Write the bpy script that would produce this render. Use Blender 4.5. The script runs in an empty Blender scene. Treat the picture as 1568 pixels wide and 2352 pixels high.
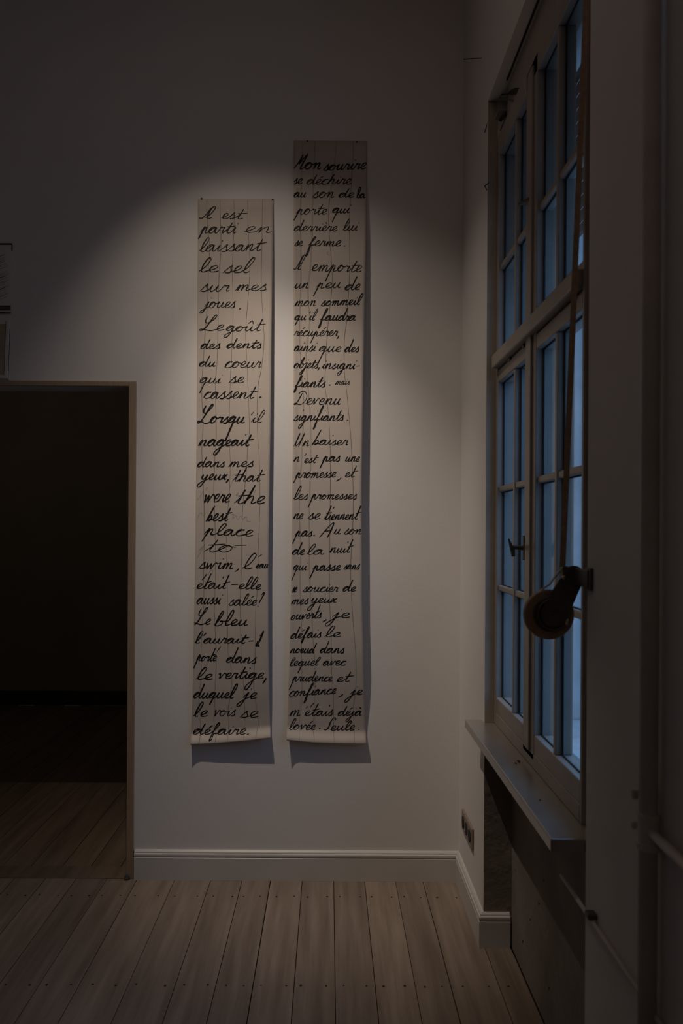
import bpy, bmesh, math, random
from mathutils import Vector
random.seed(7)
C = bpy.context.scene
COL = C.collection

# ---------------------------------------------------------------- camera, sky, lights, exposure
F = 1829.0            # focal length in pixels of a 1568 px wide frame
EYE = 1.48
ROLL = math.radians(0.33)
cam_d = bpy.data.cameras.new('camera'); cam = bpy.data.objects.new('camera', cam_d); COL.objects.link(cam)
cam_d.sensor_fit = 'HORIZONTAL'; cam_d.sensor_width = 24.0; cam_d.lens = F/1568*24.0
cam_d.shift_x = 28/1568; cam_d.shift_y = 42/1568
cam_d.clip_start = 0.05
cam_d.dof.use_dof = True; cam_d.dof.focus_distance = 3.35; cam_d.dof.aperture_fstop = 4.5
cam.location = (0, 0, EYE); cam.rotation_mode = 'XYZ'
from mathutils import Matrix
cam.rotation_euler = (Matrix.Rotation(math.pi/2, 3, 'X') @ Matrix.Rotation(ROLL, 3, 'Z')).to_euler()
C.camera = cam

w = bpy.data.worlds.new('dusk'); C.world = w; w.use_nodes = True
nt = w.node_tree; nt.nodes.clear()
wo = nt.nodes.new('ShaderNodeOutputWorld'); bg = nt.nodes.new('ShaderNodeBackground')
tc = nt.nodes.new('ShaderNodeTexCoord'); sp = nt.nodes.new('ShaderNodeSeparateXYZ'); rp = nt.nodes.new('ShaderNodeValToRGB')
nt.links.new(tc.outputs['Generated'], sp.inputs[0]); nt.links.new(sp.outputs['Z'], rp.inputs[0])
rp.color_ramp.elements[0].position = 0.0; rp.color_ramp.elements[0].color = (.05, .125, .24, 1)
rp.color_ramp.elements[1].position = 0.7; rp.color_ramp.elements[1].color = (.25, .52, .95, 1)
nt.links.new(rp.outputs[0], bg.inputs[0]); bg.inputs[1].default_value = 2.4
nt.links.new(bg.outputs[0], wo.inputs[0])

def spot(name, loc, target, power, size, blend, color, radius):
    l = bpy.data.lights.new(name, 'SPOT'); l.energy = power; l.spot_size = math.radians(size); l.spot_blend = blend
    l.color = color; l.shadow_soft_size = radius
    o = bpy.data.objects.new(name, l); COL.objects.link(o); o.location = loc
    o.rotation_euler = (Vector(target)-Vector(loc)).to_track_quat('-Z', 'Y').to_euler()
    return o
def area(name, loc, target, power, size, color):
    l = bpy.data.lights.new(name, 'AREA'); l.energy = power; l.size = size; l.color = color
    o = bpy.data.objects.new(name, l); COL.objects.link(o); o.location = loc
    o.rotation_euler = (Vector(target)-Vector(loc)).to_track_quat('-Z', 'Y').to_euler()
    return o
LAMP = (-0.614, 2.434, 3.608)
WARM = (1.0, .86, .72)
spot('spotlight_beam', LAMP, (-0.025, 3.375, 1.02), 110, 45.0, 1.0, WARM, .010)
spot('spotlight_spill', LAMP, (-0.03, 3.375, 0.85), 38, 80, 1.0, WARM, .010)
area('ambient_fill', (-0.25, 1.9, 3.88), (-0.25, 2.0, 0.0), 1.0, 1.0, (1.0, .76, .60))  # added soft fill for the room's ambient level, no fixture behind it
area('rear_fill', (-1.3, -1.2, 3.6), (0.4, 1.8, 1.2), 1.0, 0.5, (1.0, .74, .56))  # added fill behind the camera, brightens the winder and near wall
area('next_room_fill', (-2.4, 4.6, 3.7), (-2.0, 5.2, 0.0), 1.4, 0.4, (1.0, .80, .60))  # added faint fill so the next room is not black
C.view_settings.view_transform = 'Standard'; C.view_settings.look = 'None'
C.view_settings.gamma = 1.0; C.view_settings.exposure = 0.0; C.view_settings.use_curve_mapping = False

# ---------------------------------------------------------------- helpers
def pix(x, y, Z):
    """world point at depth Z that sits at pixel x, y of the 1568 x 2352 frame"""
    px, py = x-756.0, y-1218.0
    c, s = math.cos(ROLL), math.sin(ROLL)
    lx, ly = px*c+py*s, -px*s+py*c
    return Vector((lx*Z/F, Z, EYE-ly*Z/F))

def onx(x, y, X):        # point of the plane X = const seen at pixel x, y
    p = pix(x, y, 1.0); return Vector((X, X/p.x, EYE+(p.z-EYE)*X/p.x))

def mat(name, color, rough=.6, var=.0, vscale=3.0, bump=0.0, bscale=60.0, metallic=0.0, spec=.5, stretch=None, rnd=0.0, color2=None, coat=0.0):
    m = bpy.data.materials.new(name); m.use_nodes = True
    t = m.node_tree; b = t.nodes['Principled BSDF']
    b.inputs['Base Color'].default_value = (*color, 1); b.inputs['Roughness'].default_value = rough
    b.inputs['Metallic'].default_value = metallic; b.inputs['Specular IOR Level'].default_value = spec
    b.inputs['Coat Weight'].default_value = coat; b.inputs['Coat Roughness'].default_value = .24; b.inputs['Coat IOR'].default_value = 1.7 if coat else 1.5
    g = t.nodes.new('ShaderNodeNewGeometry'); mp = t.nodes.new('ShaderNodeMapping')
    t.links.new(g.outputs['Position'], mp.inputs[0])
    if stretch: mp.inputs['Scale'].default_value = stretch
    if rnd:
        oi = t.nodes.new('ShaderNodeObjectInfo'); vm = t.nodes.new('ShaderNodeVectorMath'); vm.operation = 'SCALE'
        vm.inputs[0].default_value = (31, 17, 11); t.links.new(oi.outputs['Random'], vm.inputs['Scale'])
        t.links.new(vm.outputs[0], mp.inputs['Location'])
    if var or color2:
        n = t.nodes.new('ShaderNodeTexNoise'); n.inputs['Scale'].default_value = vscale; n.inputs['Detail'].default_value = 6
        n.inputs['Roughness'].default_value = .6
        t.links.new(mp.outputs[0], n.inputs['Vector'])
        r = t.nodes.new('ShaderNodeValToRGB')
        c2 = color2 or tuple(c*(1-var) for c in color)
        r.color_ramp.elements[0].position = .32; r.color_ramp.elements[0].color = (*c2, 1)
        r.color_ramp.elements[1].position = .68; r.color_ramp.elements[1].color = (*color, 1)
        t.links.new(n.outputs['Fac'], r.inputs[0])
        out = r.outputs[0]
        if rnd:
            hs = t.nodes.new('ShaderNodeHueSaturation'); mr = t.nodes.new('ShaderNodeMapRange')
            mr.inputs['To Min'].default_value = 1-rnd; mr.inputs['To Max'].default_value = 1+rnd
            t.links.new(oi.outputs['Random'], mr.inputs[0]); t.links.new(mr.outputs[0], hs.inputs['Value'])
            t.links.new(out, hs.inputs['Color']); out = hs.outputs[0]
        t.links.new(out, b.inputs['Base Color'])
    if bump:
        n2 = t.nodes.new('ShaderNodeTexNoise'); n2.inputs['Scale'].default_value = bscale; n2.inputs['Detail'].default_value = 4
        t.links.new(mp.outputs[0], n2.inputs['Vector'])
        bp = t.nodes.new('ShaderNodeBump'); bp.inputs['Strength'].default_value = bump; bp.inputs['Distance'].default_value = .004
        t.links.new(n2.outputs['Fac'], bp.inputs['Height']); t.links.new(bp.outputs[0], b.inputs['Normal'])
    return m

M = {}
M['wall'] = mat('wall_paint', (.76, .73, .71), .8, var=.05, vscale=1.6, bump=.10, bscale=70)
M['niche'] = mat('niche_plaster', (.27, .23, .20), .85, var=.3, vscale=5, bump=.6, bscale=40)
M['jamb'] = mat('shaded_jamb', (.44, .37, .30), .8, var=.2, vscale=5, bump=.3, bscale=30)  # jamb tone with the shade of its camera-facing side painted in
M['white'] = mat('white_gloss_paint', (.60, .575, .55), .38, var=.06, vscale=6, bump=.08, bscale=60)
M['frame'] = mat('window_paint', (.36, .31, .27), .35, var=.16, vscale=9, bump=.12, bscale=50)
M['sill'] = mat('sill_gloss_paint', (.25, .21, .175), .33, var=.12, vscale=7, bump=.03, bscale=14, spec=1.0, coat=1.0)
M['casing'] = mat('raw_wood_casing', (.40, .29, .20), .6, var=.25, vscale=6, stretch=(30, 30, 2), bump=.2)
M['wood'] = mat('pine_boards', (.31, .24, .19), .45, color2=(.175, .128, .095), vscale=1.0, stretch=(26, 1.6, 26), bump=.25, bscale=2.2, rnd=.16)
M['shadewood'] = mat('shade_toned_boards', (.23, .17, .12), .5, color2=(.14, .10, .07), vscale=1.0, stretch=(26, 1.6, 26), bump=.25, bscale=2.2, rnd=.16)  # darker boards, the dimness beyond the doorway put into the colour
M['dark'] = mat('gap_dark', (.02, .016, .013), .9)
M['nail'] = mat('nail_iron', (.05, .04, .035), .6, metallic=.6)
M['seal'] = mat('black_seal', (.008, .009, .012), .7)
M['outer'] = mat('outer_render', (.62, .62, .62), .8, var=.35, vscale=4, bump=.4, bscale=30)
M['outerwhite'] = mat('outer_peeling_paint', (.85, .82, .78), .6, var=.4, vscale=14, bump=.4, bscale=30)
M['black'] = mat('black_metal', (.11, .095, .082), .45, var=.3, vscale=20, bump=.2, bscale=80, metallic=.2)
M['strap'] = mat('brown_webbing', (.46, .31, .21), .8, var=.3, vscale=60, bump=.5, bscale=300)
M['steel'] = mat('steel', (.6, .55, .5), .25, metallic=1.0)
M['pipe'] = mat('painted_pipe', (.70, .65, .61), .5, var=.2, vscale=8, bump=.2, bscale=40)
M['pipepale'] = mat('pale_painted_pipe', (.60, .56, .53), .8, var=.10, vscale=8)
M['socket'] = mat('socket_plastic', (.25, .185, .145), .4)
M['ink'] = mat('black_ink', (.010, .0085, .008), .6, spec=.2)
M['inkthin'] = mat('thin_grey_ink', (.12, .10, .085), .8)
M['thread'] = mat('dark_thread', (.15, .12, .10), .9)
M['pin'] = mat('pin_brown', (.10, .06, .04), .5)
M['patch'] = mat('paper_patch', (.55, .49, .445), .85)
M['yellow'] = mat('yellowed_paper', (.46, .38, .26), .85, var=.2, vscale=12)
M['drawing'] = mat('drawing_paper', (.72, .69, .66), .85)
M['shutter'] = mat('shutter_slats', (.42, .42, .42), .6, var=.2)
M['ground'] = mat('outside_ground', (.35, .35, .35), .9, var=.3)

def paper_mat():
    m = mat('tracing_paper', (.62, .545, .48), .8, var=.05, vscale=8, bump=.12, bscale=35)
    t = m.node_tree; b = t.nodes['Principled BSDF']; o = t.nodes['Material Output']
    tr = t.nodes.new('ShaderNodeBsdfTranslucent'); tr.inputs[0].default_value = (.70, .60, .52, 1)
    mx = t.nodes.new('ShaderNodeMixShader'); mx.inputs[0].default_value = .18
    t.links.new(b.outputs[0], mx.inputs[1]); t.links.new(tr.outputs[0], mx.inputs[2]); t.links.new(mx.outputs[0], o.inputs[0])
    return m
M['paper'] = paper_mat()
def glass_mat():
    m = bpy.data.materials.new('window_glass'); m.use_nodes = True; t = m.node_tree; t.nodes.clear()
    o = t.nodes.new('ShaderNodeOutputMaterial'); a = t.nodes.new('ShaderNodeBsdfTransparent'); a.inputs[0].default_value = (.93, .96, .98, 1)
    g = t.nodes.new('ShaderNodeBsdfGlossy'); g.inputs['Roughness'].default_value = .03
    lw = t.nodes.new('ShaderNodeLayerWeight'); pw = t.nodes.new('ShaderNodeMath'); pw.operation = 'POWER'; pw.inputs[1].default_value = 5
    t.links.new(lw.outputs['Facing'], pw.inputs[0]); fr = t.nodes.new('ShaderNodeMath'); fr.operation = 'MULTIPLY_ADD'; fr.inputs[1].default_value = .5; fr.inputs[2].default_value = .03
    t.links.new(pw.outputs[0], fr.inputs[0])
    mx = t.nodes.new('ShaderNodeMixShader')
    t.links.new(fr.outputs[0], mx.inputs[0]); t.links.new(a.outputs[0], mx.inputs[1]); t.links.new(g.outputs[0], mx.inputs[2]); t.links.new(mx.outputs[0], o.inputs[0])
    return m
M['glass'] = glass_mat()

def link(name, bm, m, parent=None, smooth=False):
    bmesh.ops.recalc_face_normals(bm, faces=bm.faces)
    me = bpy.data.meshes.new(name); bm.to_mesh(me); bm.free()
    me.materials.append(M[m] if isinstance(m, str) else m)
    if smooth: me.shade_smooth()
    o = bpy.data.objects.new(name, me); COL.objects.link(o)
    if parent is not None:
        o.parent = parent; o.matrix_parent_inverse = Matrix.Identity(4)
        p = parent; off = Vector((0, 0, 0))
        while p is not None: off += p.location; p = p.parent
        o.location = -off
    return o
def empty(name, loc=(0, 0, 0)):
    o = bpy.data.objects.new(name, None); COL.objects.link(o); o.location = loc; o.empty_display_size = .05
    return o
def tag(o, label, cat, group=None):
    o['label'] = label; o['category'] = cat
    if group: o['group'] = group
    return o
def struct(o): o['kind'] = 'structure'; return o

def box(bm, x0, x1, y0, y1, z0, z1, bev=0.0):
    r = bmesh.ops.create_cube(bm, size=1.0)
    bmesh.ops.scale(bm, vec=(x1-x0, y1-y0, z1-z0), verts=r['verts'])
    bmesh.ops.translate(bm, vec=((x0+x1)/2, (y0+y1)/2, (z0+z1)/2), verts=r['verts'])
    if bev:
        es = list({e for v in r['verts'] for e in v.link_edges})
        bmesh.ops.bevel(bm, geom=es, offset=bev, segments=2, affect='EDGES', profile=.5)
def boxo(name, m, parent, x0, x1, y0, y1, z0, z1, bev=0.0):
    bm = bmesh.new(); box(bm, x0, x1, y0, y1, z0, z1, bev); return link(name, bm, m, parent)
def prism(bm, pts, axis, a, b):
    """polygon pts extruded along axis from a to b"""
    def P(p, t):
        return {'z': (p[0], p[1], t), 'x': (t, p[0], p[1]), 'y': (p[0], t, p[1])}[axis]
    v0 = [bm.verts.new(P(p, a)) for p in pts]; v1 = [bm.verts.new(P(p, b)) for p in pts]
    bm.faces.new(v0); bm.faces.new(list(reversed(v1)))
    n = len(pts)
    for i in range(n): bm.faces.new((v0[i], v0[(i+1) % n], v1[(i+1) % n], v1[i]))
def tube(bm, pts, r, n=10, cap=True):
    pts = [Vector(p) for p in pts]; rings = []
    prev = None
    for i, p in enumerate(pts):
        d = (pts[min(i+1, len(pts)-1)]-pts[max(i-1, 0)]).normalized()
        if prev is None:
            u = d.orthogonal().normalized()
        else:
            u = (prev-d*prev.dot(d)).normalized()
        prev = u
        v = d.cross(u); rr = r[i] if isinstance(r, (list, tuple)) else r
        rings.append([bm.verts.new(p+(u*math.cos(2*math.pi*k/n)+v*math.sin(2*math.pi*k/n))*rr) for k in range(n)])
    for a, b in zip(rings, rings[1:]):
        for k in range(n): bm.faces.new((a[k], a[(k+1) % n], b[(k+1) % n], b[k]))
    if cap: bm.faces.new(rings[0]); bm.faces.new(list(reversed(rings[-1])))

# ---------------------------------------------------------------- main dimensions
DW = 3.375      # back wall
DS = 3.357      # face of its skirting
XW = .557       # right wall
JF, JN = 2.841, 1.718     # far and near corner of the window niche
SOF = EYE+1.534           # soffit of the niche
CEIL = 3.95
XL, YB = -3.0, -1.7
DX0, DX1, DZ = -1.76, -.849, 2.084    # doorway
TH = .13                  # back wall thickness
SILL = EYE-.682
XF = .590                 # face of the window frame
XG = .614                 # glass

# ---------------------------------------------------------------- the room shell
bm = bmesh.new()
box(bm, -5.3, DX0, DW, DW+TH, 0, CEIL); box(bm, DX0, DX1, DW, DW+TH, DZ, CEIL); box(bm, DX1, .96, DW, DW+TH, 0, CEIL)
struct(link('wall_back', bm, 'wall'))
bm = bmesh.new()
prism(bm, [(XW, YB), (XW, JN), (XF+.012, 1.850), (.98, 1.850), (.98, YB)], 'z', 0, CEIL)
prism(bm, [(XW, JF), (XW, DW), (.98, DW), (.98, JF)], 'z', 0, CEIL)
prism(bm, [(XW, JN), (XW, JF), (.98, JF), (.98, 1.850), (XF, 1.850)], 'z', SOF, CEIL)
wr = struct(link('wall_right', bm, 'wall'))
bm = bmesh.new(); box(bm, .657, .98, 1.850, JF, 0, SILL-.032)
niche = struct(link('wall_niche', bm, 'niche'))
bm = bmesh.new(); box(bm, XL-.15, XL, YB, DW, 0, CEIL); struct(link('wall_left', bm, 'wall'))
bm = bmesh.new(); box(bm, XL-.15, .98, YB-.15, YB, 0, CEIL); struct(link('wall_front', bm, 'wall'))
bm = bmesh.new(); box(bm, XL-.15, .98, YB-.15, DW+TH, CEIL, CEIL+.12); struct(link('ceiling', bm, 'wall'))

# ---- next room
NY = 6.69
bm = bmesh.new()
box(bm, -5.2, .8, NY, NY+.1, 0, 3.95); box(bm, -5.3, -5.2, DW+TH, NY, 0, 3.95); box(bm, .7, .8, DW+TH, NY, 0, 3.95)
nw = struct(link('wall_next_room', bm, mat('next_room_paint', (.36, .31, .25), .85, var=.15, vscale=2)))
bm = bmesh.new(); box(bm, -5.3, .8, DW+TH, NY+.1, 3.95, 4.05); struct(link('ceiling_next_room', bm, 'wall'))
bm = bmesh.new(); box(bm, -5.2, .7, NY-.02, NY, 0, .12); struct(link('baseboard_next_room', bm, mat('dark_baseboard', (.06, .045, .035), .6)))

# ---- floor: subfloor, planks, nails
bm = bmesh.new(); box(bm, -5.3, .98, YB-.15, NY+.1, -.12, -.024); fl = struct(link('floor', bm, 'dark'))
xs = [31-72*4, 31-72*3, 31-72*2, 31-72, 31, 102, 173, 243, 314, 400, 483.5, 555, 621, 694, 766, 837.5, 908, 971, 1057, 1128]
edges = [(x-756+4.64)/F*DS for x in xs]
e0 = edges[0]; 
while e0 > XL+.13: e0 -= .132; edges.insert(0, e0)
edges.insert(0, XL)
NAILY = [EYE*F/842, EYE*F/1047]
nail_me = None
def make_nail(parent, x, y):
    global nail_me
    if nail_me is None:
        b = bmesh.new()
        bmesh.ops.create_cone(b, cap_ends=True, segments=8, radius1=.0042, radius2=.0034, depth=.0022)
        nail_me = bpy.data.meshes.new('nail'); b.to_mesh(nail_me); b.free(); nail_me.materials.append(M['nail'])
    o = bpy.data.objects.new('nail', nail_me); COL.objects.link(o); o.parent = parent; o.location = (x, y, .0006)
    s = random.uniform(.75, 1.2); o.scale = (s, s*random.uniform(.9, 1.3), 1)
for i in range(len(edges)-1):
    a, b_ = edges[i], edges[i+1]
    if b_-a < .03: continue
    gap = random.choice([.0007, .0011, .0017])
    y1 = DS+.012 if b_ > DX1 else DW-.004
    x1 = min(b_, .653)
    if a > .64: continue
    if b_ > XW:            # the board that runs into the niche
        bm = bmesh.new()
        prism(bm, [(a+gap, YB), (XW, YB), (XW, 1.70), (x1-gap, 1.86), (x1-gap, JF-.002), (min(XW, x1), JF-.002), (min(XW, x1), y1), (a+gap, y1)] if a < XW-.01 else
              [(a+gap, 1.86), (x1-gap, 1.86), (x1-gap, JF-.002), (a+gap, JF-.002)], 'z', -.024, 0)
        p = link('floor_plank', bm, 'wood', fl)
    else:
        p = boxo('floor_plank', 'wood', fl, a+gap, b_-gap, YB, y1, -.024, random.uniform(-.0006, .0006), .0008)
    for yy in NAILY:
        for fx in (.22, .78):
            xx = a+(b_-a)*fx+random.uniform(-.008, .008)
            if xx < -2.2 or xx > .63 or (xx > XW-.01 and yy > JF): continue
            make_nail(p, xx, yy+random.uniform(-.004, .004))
    if a > -1.9:
        for yy in (EYE*F/1047-.63, EYE*F/1047-1.26):
            for fx in (.25, .75):
                xx = a+(b_-a)*fx
                if xx < XW-.03: make_nail(p, xx, yy+random.uniform(-.004, .004))
boxo('threshold_board', 'shadewood', fl, DX0-.02, DX1+.02, DW-.002, 3.49, -.02, .002, .001)
x = (353-756)/F*3.49
while x > -4.6:
    x2 = x-random.choice([.125, .13, .137])
    boxo('floor_plank', 'shadewood', fl, x2+.0012, x-.0012, 3.492, NY-.02, -.024, random.uniform(-.0006, .0006), .0008)
    x = x2

# ---- skirting, back and right
def skirt_profile(H=.124):
    # (out, z): flat board, groove, bead, groove, bevelled top
    return [(0, 0), (.018, 0), (.018, .094), (.0155, .096), (.0155, .099), (.018, .101), (.018, .1085), (.0165, .1115), (.013, .113), (.013, .116), (.0115, .119), (.006, .1245), (0, .1245)]
def skirt(name, path):
    """path: list of (x, y) along the wall, the room on the left-hand side of travel"""
    bm = bmesh.new(); pr = skirt_profile(); rings = []
    n = len(path)
    for i, p in enumerate(path):
        p = Vector(p)
        def nrm(a, b):
            d = (Vector(b)-Vector(a)).normalized(); return Vector((-d.y, d.x))
        if i == 0: m = nrm(path[0], path[1])
        elif i == n-1: m = nrm(path[-2], path[-1])
        else:
            a, b = nrm(path[i-1], path[i]), nrm(path[i], path[i+1]); m = (a+b)/(1+a.dot(b))
        rings.append([bm.verts.new((p.x+m.x*o, p.y+m.y*o, z)) for o, z in pr])
    k = len(pr)
    for a, b in zip(rings, rings[1:]):
        for j in range(k): bm.faces.new((a[j], a[(j+1) % k], b[(j+1) % k], b[j]))
    bm.faces.new(rings[0]); bm.faces.new(list(reversed(rings[-1])))
    return struct(link(name, bm, 'white'))
skirt('baseboard_back', [(XW, DW), (-.826+.010, DW)])
skirt('baseboard_right', [(.649, JF), (XW, JF), (XW, DW-.0185)])
skirt('baseboard_near', [(XW, YB), (XW, JN-.05)])
skirt('baseboard_left', [(XL, DW-.02), (XL, YB)])

# ---- doorway lining
dr = struct(empty('door_1', (DX1, DW, 0)))
boxo('door_lining', 'casing', dr, DX1-.002, DX1+.029, DW-.008, DW+TH+.008, 0, DZ+.022, .003)
boxo('door_lining', 'casing', dr, DX0-.029, DX0+.002, DW-.008, DW+TH+.008, 0, DZ+.022, .003)
boxo('door_lintel_lining', 'casing', dr, DX0+.002, DX1-.002, DW-.008, DW+TH+.008, DZ, DZ+.022, .003)
boxo('skirting_gap', 'dark', dr, DX1+.029, DX1+.040, DW-.010, DW-.001, 0, .118)
bm = bmesh.new()
tube(bm, [pix(291, 2018, DW-.016), pix(291, 2009, DW-.016)], [.010, .006], 10)
tube(bm, [pix(285, 2015, DW-.018), pix(298, 2013, DW-.014)], .005, 8)
link('floor_bolt', bm, 'black', dr)

# ---------------------------------------------------------------- window
win = struct(empty('window_1', (XF, 1.85, SILL)))
def wbox(name, m, y0, y1, h0, h1, x0=XF, x1=.650, bev=.003):
    return boxo(name, m, win, x0, x1, y0, y1, EYE+h0, EYE+h1, bev)
YF0, YF1 = 2.805, JF-.001     # far frame stile
YN0, YN1 = 1.851, 1.868
wbox('frame_stile', 'frame', YF0, YF1, -.682, 1.40)
wbox('frame_stile', 'frame', YN0, YN1, -.682, 1.40)
wbox('mullion', 'frame', 2.286, 2.414, -.660, 1.38, x0=XF)
wbox('mullion_moulding', 'frame', 2.322, 2.378, -.640, 1.36, x0=XF-.007, x1=XF+.004)
wbox('transom', 'frame', YN1, YF0, .572, .6185, x0=XF-.022, x1=.655, bev=.005)
wbox('frame_head', 'frame', YN1, YF0, 1.325, 1.40)
wbox('frame_sill', 'frame', YN1, YF0, -.682, -.640)
for (a, b) in ((2.414, YF0), (YN1, 2.286)):
    wbox('casement_rail', 'frame', a, b, .524, .566, x0=XF+.001)
    wbox('casement_rail', 'frame', a, b, -.640, -.585, x0=XF+.001)
    wbox('casement_rail', 'frame', a, b, .6185, .640, x0=XF+.004)
YB1, YB2 = (2.558, 2.580), (2.083, 2.105)
for (a, b) in (YB1, YB2):
    wbox('glazing_bar', 'frame', a, b, -.585, .524, x0=.594, x1=.640)
    wbox('glazing_bar', 'frame', a, b, .640, 1.325, x0=.594, x1=.640)
rows = [(-.585, -.209), (-.190, .139), (.158, .524), (.640, .920), (.940, 1.325)]
colsY = [(2.580, YF0), (2.414, 2.558), (2.105, 2.286), (YN1, 2.083)]
for (a, b) in colsY:
    for hc in (-.1995, .1485, .930):
        wbox('cross_bar', 'frame', a, b, hc-.0095, hc+.0095, x0=.597, x1=.635, bev=.004)
    for (h0, h1) in rows:
        wbox('pane', 'glass', a, b, h0, h1, x0=XG, x1=XG+.003, bev=0)
        # putty and seal round each pane, seen as a dark line
        wbox('pane_seal', 'seal', b-.0075, b-.0005, h0, h1, x0=XG-.004, x1=XG-.0005, bev=0)
        wbox('pane_seal', 'seal', a+.0005, b-.0075, h0, h0+.003, x0=XG-.004, x1=XG-.0005, bev=0)
        wbox('pane_seal', 'seal', a+.0005, b-.0075, h1-.004, h1, x0=XG-.004, x1=XG-.0005, bev=0)
# catch at the dark line below the transom
wbox('casement_gap', 'seal', YN1, YF0, .5655, .5735, x0=XF+.0015, x1=XF+.02, bev=0)
for (y, w_) in ((2.62, .03), (2.43, .02), (1.93, .04)):
    wbox('transom_catch', 'black', y-w_/2, y+w_/2, .560, .571, x0=XF-.004, x1=XF+.004)
# lever handle on the far casement
hd = boxo('window_handle', 'black', win, XF-.004, XF+.002, 2.402, 2.420, EYE-.087, EYE-.012, .002)
bm = bmesh.new(); tube(bm, [(XF-.002, 2.411, EYE-.050), (.557, 2.411, EYE-.048)], .0072, 10); link('handle_neck', bm, 'black', hd)
bm = bmesh.new(); tube(bm, [(.543, 2.411, EYE-.022), (.551, 2.411, EYE-.045), (.556, 2.411, EYE-.060), (.557, 2.408, EYE-.076)], [.0025, .006, .0075, .0055], 10); link('handle_grip', bm, 'black', hd)
hd2 = boxo('window_latch', 'black', win, XF-.004, XF+.004, 2.335, 2.385, EYE+.973, EYE+.990, .003)
bm = bmesh.new(); tube(bm, [(XF-.002, 2.352, EYE+.981), (.566, 2.40, EYE+.985)], [.008, .005], 10); link('latch_knob', bm, 'black', hd2)

# head board of the shutter box above the window, broken at its far end
sb = struct(empty('trim_1', (.60, 2.2, SOF-.06)))
bm = bmesh.new(); prism(bm, [(1.853, EYE+1.402), (2.70, EYE+1.402), (2.735, EYE+1.43), (2.700, EYE+1.524), (1.853, EYE+1.524)], 'x', .601, .612)
link('head_board', bm, 'frame', sb)
bm = bmesh.new(); tube(bm, [(.5935, 2.70, SOF-.0035), (.5935, 1.862, SOF-.0035)], .0035, 6); link('open_joint', bm, 'dark', sb)
bm = bmesh.new(); box(bm, .640, .646, 1.853, JF-.002, EYE+1.402, SOF-.001); link('box_lining', bm, 'dark', sb)
boxo('torn_slat', 'niche', sb, .572, .632, 2.74, 2.80, EYE+1.445, EYE+1.452, .001)
boxo('torn_slat', 'black', sb, .590, .630, 2.70, 2.79, EYE+1.402, EYE+1.410, .001)
boxo('torn_slat', 'niche', sb, .602, .612, 2.762, 2.835, EYE+1.402, EYE+1.440, .001)

# the hole and torn pieces at the far end of the shutter box
def piece(name, pts, X, parent, m):
    bm = bmesh.new(); f = bm.faces.new([bm.verts.new(onx(x, y, X)) for x, y in pts])
    q = bmesh.ops.extrude_face_region(bm, geom=[f]); v = [g for g in q['geom'] if isinstance(g, bmesh.types.BMVert)]
    bmesh.ops.translate(bm, vec=(.0015, 0, 0), verts=v); link(name, bm, m, parent)
piece('broken_opening', [(1163, 217), (1172, 207), (1181, 202), (1196, 201), (1190, 218), (1176, 216)], .597, sb, 'dark')
piece('torn_slat', [(1142, 221), (1146, 217), (1163, 215), (1176, 216), (1176, 218), (1160, 218)], .594, sb, 'dark')
piece('torn_slat', [(1128, 218), (1150, 223), (1170, 228), (1184, 230), (1183, 236), (1168, 231), (1145, 226)], .591, sb, 'black')
piece('torn_slat', [(1144, 277), (1154, 262), (1160, 257), (1157, 270), (1150, 280)], .5885, sb, 'dark')
# sill board
bm = bmesh.new()
prism(bm, [(.495, 2.888), (.495, 1.765), (.5725, 1.765), (.600, 1.848), (.600, 2.8385), (.5565, 2.8385), (.5565, 2.888)], 'z', SILL-.030, SILL)
bmesh.ops.bevel(bm, geom=[e for e in bm.edges], offset=.004, segments=3, affect='EDGES', profile=.5)
sl = struct(link('trim_2', bm, 'sill'))
for (x, y, s) in ((.565, 2.36, .006), (.552, 2.34, .004), (.538, 2.02, .003)):
    bm = bmesh.new(); bmesh.ops.create_icosphere(bm, subdivisions=1, radius=s)
    bmesh.ops.scale(bm, vec=(.8, 2.0, .3), verts=bm.verts); bmesh.ops.translate(bm, vec=(x, y, SILL+s*.25), verts=bm.verts)
    link('paint_flake', bm, 'dark', sl)

boxo('jamb_shade_panel', M['jamb'], wr, XW+.0005, .5895, JF-.003, JF+.001, SILL+.001, SOF)  # added thin dark sheet, shade on the jamb face put into its colour
boxo('jamb_shade_panel', 'niche', wr, XW+.0005, .6565, JF-.003, JF+.001, .1255, SILL-.031)  # same below the sill: added darker sheet painting in the niche shade
# plaster chips on the far niche corner and below the sill
def chip(px, parent, mm='dark', axis='x', plane=XW-.0006):
    bm = bmesh.new()
    vs = [bm.verts.new(p) for p in px]; f = bm.faces.new(vs)
    r = bmesh.ops.extrude_face_region(bm, geom=[f]); v = [g for g in r['geom'] if isinstance(g, bmesh.types.BMVert)]
    bmesh.ops.translate(bm, vec=(.001, 0, 0) if axis == 'x' else (0, .001, 0), verts=v)
    link('plaster_chip', bm, mm, parent)
def chipx(pts, X, parent): chip([onx(x, y, X) for x, y in pts], parent)
chipx([(1119, 280), (1116, 290), (1111, 305), (1114, 303), (1117, 293)], XW-.0008, wr)
chipx([(1111, 427), (1122, 418), (1122, 421), (1114, 428), (1119, 437), (1117, 437)], XW-.0008, wr)
chipx([(1056, 136), (1080, 134), (1106, 133), (1106, 134), (1080, 136), (1056, 138)], XW-.0008, wr)
for (x, y, s) in ((1167, 1833, 3), (1168, 1842, 3), (1248, 2021, 2), (1237, 2075, 2), (1217, 2112, 2), (1172, 2148, 2), (1200, 2162, 2), (1260, 2270, 2.5), (1296, 2021, 2.5), (1165, 2143, 3)):
    chipx([(x-s*.6, y-s), (x+s*.5, y-s*.7), (x+s*.6, y+s), (x-s*.5, y+s*1.3)], .6562, niche)

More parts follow.
